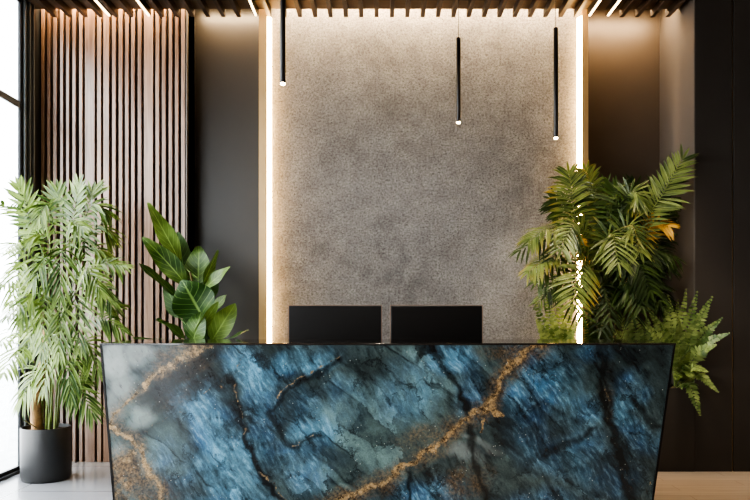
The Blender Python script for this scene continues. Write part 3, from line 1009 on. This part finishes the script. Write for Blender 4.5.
for (b, t_, wpx, db, dt, nr, dr, dk) in FL:
    pb, pt_ = P(b[0], b[1], d1 + db), P(t_[0], t_[1], d1 + dt)
    m = MB()
    L = (pt_ - pb).length
    ax = P(198, min(340, b[1] + 16), d1)
    m.tube(bez([ax, (ax + pb) / 2 + V(0, 0, -.01), pb], 5), 0.005, 6)
    blade(m, pb, (pt_ - pb) + V(0, 0, dr * L), V(*nr).normalized(), L, wpx / F * d1, dr, 12, 0.22, fs, 0.35)
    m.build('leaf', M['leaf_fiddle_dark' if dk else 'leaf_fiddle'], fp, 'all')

# ---- planter niche
XP0, XP1 = 1.20, XR_PIER - 0.001
ZP = min(0.698, PZ(386, D_P))
YP0, YP1 = D_P, 6.46
pl = empty('planter_box', ((XP0 + XP1) / 2, YP0 + .18, 0), 'long dark bronze planter box behind the right end of the desk', 'planter')
t_ = 0.025
m = MB().box(XP0, XP1, YP0, YP0 + t_, 0, ZP).box(XP0, XP1, YP1 - t_, YP1, 0, ZP).box(XP0, XP0 + t_, YP0 + t_, YP1 - t_, 0, ZP).box(XP1 - t_, XP1, YP0 + t_, YP1 - t_, 0, ZP)
m.build('planter_body', M['pier'], pl)
MB().box(XP0 + t_, XP1 - t_, YP0 + t_, YP1 - t_, ZP - 0.25, ZP - 0.03).build('soil', M['soil'], pl)
ZS = ZP - 0.03

# ---- right palm
d2 = 6.2
pb = Vector((PX(606, d2), 6.28, ZS))
rp = empty('areca_palm', pb, 'tall areca palm with broad olive fronds at the right end of the desk', 'plant')
LIM.update(xmin=-9, ymax=6.47, xmax=XR_PIER - 0.01)
crowns = [(600, 300), (582, 300), (622, 300), (640, 300), (592, 280), (612, 270)]
for k, (a, b) in enumerate(crowns):
    st = bez([pb + V((a - 606) / F * d2 * 0.5, random.uniform(-.06, .06), -0.02), P((a + 606) / 2, 340, d2 + random.uniform(-.05, .1)), P(a, b - 20, d2 + random.uniform(-.1, .1))], 12)
    MB().tube(st, [0.016 - 0.008 * i / 12 for i in range(13)], 8).build('stem', M['stem_dark'], rp, True)
RP = [  # pts, leaflet len, mat, normal, a0, a1, n, droop
    ([(636, 285, .05), (645, 225, -.1), (664, 192, -.15), (682, 160, -.2)], .2, 0, (-.1, -.95, .25), 62, 22, 15, .0, .36),
    ([(590, 300, 0), (578, 235, -.05), (572, 195, -.1), (569, 174, -.12)], .21, 0, (0, -.95, .3), 78, 20, 14, .18, .4),
    ([(600, 295, .1), (598, 225, .1), (592, 192, .08), (586, 172, .06)], .21, 0, (.1, -.95, .3), 80, 22, 14, .2, .4),
    ([(594, 296, 0), (578, 240, -.15), (550, 228, -.25), (530, 240, -.32)], .19, 0, (-.1, -.55, .83), 62, 28, 13, .25, .35),
    ([(592, 300, 0), (572, 262, -.15), (548, 258, -.25), (529, 271, -.3)], .17, 0, (-.1, -.55, .83), 62, 28, 12, .25, .35),
    ([(592, 300, 0), (588, 262, -.25), (578, 276, -.38), (573, 304, -.42)], .20, 0, (0, -.95, .3), 80, 40, 11, .12, .3),
    ([(604, 300, 0), (618, 240, -.15), (632, 226, -.25), (640, 250, -.33)], .20, 0, (.1, -.9, .4), 75, 30, 12, .15, .3),
    ([(606, 295, 0), (610, 225, .0), (614, 195, .0), (618, 190, -.05)], .19, 1, (0, -.95, .3), 78, 25, 14, .15, .35),
    ([(604, 295, 0), (604, 245, -.2), (612, 235, -.3), (618, 262, -.42)], .21, 0, (0, -.9, .4), 78, 35, 12, .15, .3),
    ([(618, 300, 0), (640, 250, 0), (652, 226, -.05), (668, 226, -.12)], .16, 2, (.1, -.85, .5), 62, 25, 10, .15, .45),
    ([(622, 300, 0), (640, 265, -.1), (655, 250, -.15), (676, 258, -.2)], .17, 1, (.1, -.6, .8), 65, 28, 11, .25, .35),
    ([(612, 298, .1), (625, 230, .15), (632, 200, .2), (636, 188, .2)], .22, 1, (.1, -.95, .3), 70, 22, 14, .1, .35),
    ([(602, 290, .1), (590, 240, .15), (600, 205, .2), (606, 186, .2)], .22, 1, (-.1, -.95, .3), 75, 22, 14, .1, .35),
    ([(612, 305, 0), (620, 285, -.2), (632, 282, -.3), (642, 306, -.38)], .18, 1, (0, -.85, .5), 75, 35, 11, .15, .3),
    ([(600, 310, 0), (596, 290, -.1), (604, 285, -.2), (610, 318, -.3)], .18, 1, (0, -.9, .4), 75, 35, 11, .15, .3),
    ([(618, 310, .1), (642, 285, .1), (656, 285, .1), (668, 306, .05)], .17, 1, (.1, -.8, .6), 70, 30, 11, .2, .3),
    ([(596, 305, .1), (574, 285, .1), (560, 280, .1), (548, 292, .08)], .15, 1, (-.1, -.8, .6), 70, 30, 11, .2, .3),
    ([(620, 300, .15), (645, 255, .15), (660, 215, .15), (668, 200, .15)], .2, 1, (.1, -.95, .3), 70, 22, 13, .1, .3),
    ([(594, 285, .1), (572, 225, .12), (560, 205, .12), (552, 200, .12)], .16, 1, (-.1, -.95, .3), 70, 25, 12, .15, .35),
    ([(600, 275, 0), (586, 235, -.2), (574, 225, -.3), (562, 248, -.38)], .19, 0, (-.1, -.85, .5), 72, 32, 12, .18, .3),
    ([(606, 285, 0), (618, 255, -.25), (638, 262, -.35), (650, 290, -.38)], .18, 1, (0, -.85, .5), 72, 32, 12, .18, .3),
    ([(612, 270, 0), (622, 205, -.1), (634, 192, -.15), (642, 204, -.2)], .17, 0, (.1, -.9, .45), 72, 28, 12, .18, .35),
    ([(600, 300, 0), (588, 268, -.1), (577, 250, -.2), (580, 240, -.25)], .10, 2, (.1, -.8, .6), 60, 28, 7, .2, .5),
    ([(606, 300, .1), (608, 260, .14), (612, 240, .16), (616, 225, .18)], .22, 1, (0, -1, .2), 80, 30, 13, .1, .2),
    ([(618, 305, .1), (630, 280, .14), (638, 260, .16), (642, 240, .18)], .22, 1, (0, -1, .2), 80, 30, 13, .1, .2),
]
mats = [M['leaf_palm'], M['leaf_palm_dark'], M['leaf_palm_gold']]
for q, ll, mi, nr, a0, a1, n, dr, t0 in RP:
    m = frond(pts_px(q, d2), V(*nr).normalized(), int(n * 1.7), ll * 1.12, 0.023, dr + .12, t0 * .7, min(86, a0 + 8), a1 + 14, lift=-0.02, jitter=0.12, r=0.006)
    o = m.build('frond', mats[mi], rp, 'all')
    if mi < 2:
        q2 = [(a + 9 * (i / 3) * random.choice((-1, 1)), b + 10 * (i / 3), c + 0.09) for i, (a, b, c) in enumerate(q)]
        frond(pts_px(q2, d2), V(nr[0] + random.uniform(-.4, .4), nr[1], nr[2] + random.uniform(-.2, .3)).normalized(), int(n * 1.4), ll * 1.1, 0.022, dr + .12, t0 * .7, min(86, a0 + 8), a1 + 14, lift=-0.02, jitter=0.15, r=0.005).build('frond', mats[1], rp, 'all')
    if mi == 2:
        o['label'] = 'yellowing frond'


# ---- ferns
def fern(name, basepx, dd, tips, label, ll=0.07, lw=0.02, mat='leaf_fern', n=17):
    b = P(basepx[0], basepx[1], dd)
    b.z = ZS
    e = empty(name, b, label, 'plant')
    MB().lathe([(0.045, -0.005), (0.05, 0.015), (0.03, 0.04)], b, 14).build('crown', M['stem_dark'], e, True)
    for tx, ty, dz, arch in tips:
        tip = P(tx, ty, dd + dz)
        mid = (b * 0.45 + tip * 0.55) + V((tip.x - b.x) * -0.12, 0, arch)
        m = frond([b + V(random.uniform(-.02, .02), random.uniform(-.02, .02), 0.02), mid, tip], V((tip.x - b.x) * 0.4, -0.85, 0.4).normalized(), n, ll * random.uniform(.85, 1.15), lw, 0.12, 0.22, 78, 55,
                  prof=lambda t: (0.55 + 0.6 * t * 2 if t < 0.3 else 0.98 * (1 - (t - 0.3) / 0.7) ** 0.8 + 0.06), r=0.003, lift=0.05, jitter=0.12, segs=3)
        m.build('frond', M[mat], e, 'all')
    return e


LIM.update(xmin=-9, ymax=6.07, xmax=9)
LIM.update(xmin=-9, ymax=6.44, xmax=9)
EFB = P(676, 384, 6.14)


def clamp_pier(p):
    q = Vector(p)
    if q.x > XR_PIER - 0.015 and q.y > D_P - 0.012:
        q.y = D_P - 0.012
    q.y = min(q.y, 6.45)
    return q


_old = clampv
clampv = clamp_pier
fern('fern', (676, 384), 6.14, [(686, 290, -.05, .02), (697, 292, -.22, .03), (712, 297, -.25, .06), (722, 318, -.28, .08), (729, 333, -.3, .1), (668, 296, 0, .03), (648, 308, -.05, .06), (642, 322, -.15, .08),
     (702, 310, -.35, .05), (716, 345, -.35, .09), (660, 322, -.2, .06), (678, 318, -.32, .05), (718, 392, -.4, .14), (700, 415, -.38, .16), (692, 378, -.42, .1), (676, 380, -.42, .1), (708, 372, -.4, .1), (664, 304, .1, .03), (678, 300, .12, .03), (690, 345, -.4, .06)],
     'bright green fern spilling over the planter end right of the desk', 0.072, 0.032, n=20)
fern('fern', (556, 384), 6.26, [(534, 300, -.02, .03), (546, 296, .05, .03), (562, 292, .05, .02), (572, 304, -.05, .03), (536, 318, -.12, .05), (580, 316, -.1, .05), (552, 306, -.12, .03), (566, 322, -.18, .05), (542, 326, -.2, .06), (574, 330, -.2, .06), (555, 318, -.05, .02)],
     'small green fern in front of the concrete wall, left of the tall palm', 0.07, 0.03, n=18)
fern('fern', (598, 384), 6.14, [(584, 316, -.1, .05), (592, 322, -.12, .05), (604, 314, -.1, .05), (612, 322, -.1, .05), (600, 332, -.15, .05), (588, 336, -.15, .05)],
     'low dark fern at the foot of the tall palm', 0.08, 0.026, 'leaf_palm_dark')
fern('fern', (638, 384), 6.14, [(618, 312, -.1, .08), (624, 330, -.14, .08), (632, 304, -.08, .06), (648, 318, -.1, .06), (656, 326, -.12, .06), (640, 326, -.15, .06), (612, 328, -.14, .08)],
     'low fern between the tall palm and the bright fern', 0.085, 0.026)
clampv = _old

# ------------------------------------------------------------------ lights
def area(name, loc, rot, sx, sy, power, color, spread=180):
    l = bpy.data.lights.new(name, 'AREA')
    l.shape = 'RECTANGLE'
    l.size, l.size_y = sx, sy
    l.energy = power
    l.color = color
    l.spread = math.radians(spread)
    o = bpy.data.objects.new(name, l)
    o.location = loc
    o.rotation_euler = rot
    COL.objects.link(o)
    return o


def spot(name, loc, target, power, color, size=60, blend=0.6, rad=0.03):
    l = bpy.data.lights.new(name, 'SPOT')
    l.energy = power
    l.color = color
    l.spot_size = math.radians(size)
    l.spot_blend = blend
    l.shadow_soft_size = rad
    o = bpy.data.objects.new(name, l)
    o.location = loc
    o.rotation_euler = (Vector(target) - Vector(loc)).to_track_quat('-Z', 'Y').to_euler()
    COL.objects.link(o)
    return o


WARM = (1.0, 0.72, 0.42)
# daylight through the window wall
pt = area('window_portal', (XL - 0.25, (YF + YW) / 2, CEIL / 2), (0, -math.pi / 2, 0), CEIL, YW - YF, 1.0, (1, 1, 1))
pt.data.cycles.is_portal = True
sun = bpy.data.lights.new('sun', 'SUN')
sun.energy = 0.9
sun.angle = math.radians(14)
sun.color = (1.0, 0.96, 0.9)
so = bpy.data.objects.new('sun', sun)
so.rotation_euler = (V(0.8, 0.5, -0.36)).to_track_quat('-Z', 'Y').to_euler()
COL.objects.link(so)
# cove lamps washing the walls
ZC = 4.14
area('cove_lamp_concrete', ((xfl1 + xfr0) / 2, YC + 0.02, ZC), (math.radians(12), 0, 0), xfr0 - xfl1 - 0.1, 0.03, 110, WARM)
area('cove_lamp_left', ((xa + xb) / 2, YC + 0.12, ZC), (math.radians(10), 0, 0), xb - xa - 0.06, 0.05, 14, WARM)
area('cove_lamp_right', ((xc + XR_PIER) / 2, YC + 0.14, ZC), (math.radians(10), 0, 0), XR_PIER - xc - 0.06, 0.05, 22, WARM)
area('cove_lamp_slats', ((XL + xa) / 2, YC + 0.02, ZC), (math.radians(12), 0, 0), xa - XL - 0.1, 0.03, 40, WARM)
# unseen ceiling downlights; the one over the desk front is added fill
for xx, yy, tx, ty, tz, pw, sz in ((1.9, 4.7, 1.9, 6.2, 1.3, 130, 50), (2.45, 4.9, 2.5, 6.0, 0.9, 70, 45), (2.6, 3.6, 2.6, 5.2, 0, 120, 60), (0.0, 1.2, 0.0, 4.3, 0.7, 120, 70)):
    spot('unseen_spot', (xx, yy, SB - 0.005), (tx, ty, tz), pw, (1.0, 0.82, 0.6), sz)

spot('unseen_spot', (0.9, 3.3, SB - 0.005), (1.75, 6.0, 1.7), 430, (1.0, 0.9, 0.74), 34)  # added spot, brightens the palm from front left like sun
area('window_slat_fill', (XL - 0.04, 5.3, 2.0), (0, -math.pi / 2, 0), 3.6, 1.5, 70, (1.0, 0.98, 0.96))  # added lamp outside the glass, brightens the slats nearest the window
spot('unseen_spot', (0.3, 3.0, SB - 0.005), (0.35, 6.5, 1.6), 430, (1.0, 0.94, 0.87), 44, 1.0, 0.25)  # added broad spot, brightens the lower centre of the concrete
w_ = bpy.data.worlds.new('World')
scene.world = w_
w_.use_nodes = True
nt = w_.node_tree
nt.nodes.clear()
o_ = nt.nodes.new('ShaderNodeOutputWorld')
bg = nt.nodes.new('ShaderNodeBackground')
bg.inputs[0].default_value = (0.93, 0.97, 1.0, 1)
bg.inputs[1].default_value = 11.5
nt.links.new(bg.outputs[0], o_.inputs[0])

# ------------------------------------------------------------------ camera
cam = bpy.data.cameras.new('Camera')
cam.lens = 35
cam.sensor_width = 36
cam.shift_x = -(CX - 375) / 750
cam.shift_y = (CY - 250) / 750
cam.clip_end = 200
co = bpy.data.objects.new('Camera', cam)
co.location = (0, 0, CAMZ)
co.rotation_euler = (math.pi / 2, 0, 0)
COL.objects.link(co)
scene.camera = co
scene.view_settings.view_transform = 'AgX'
scene.view_settings.look = 'AgX - High Contrast'
scene.view_settings.exposure = -0.2
scene.cycles.use_denoising = True
scene.cycles.max_bounces = 8
scene.cycles.sample_clamp_indirect = 6.0
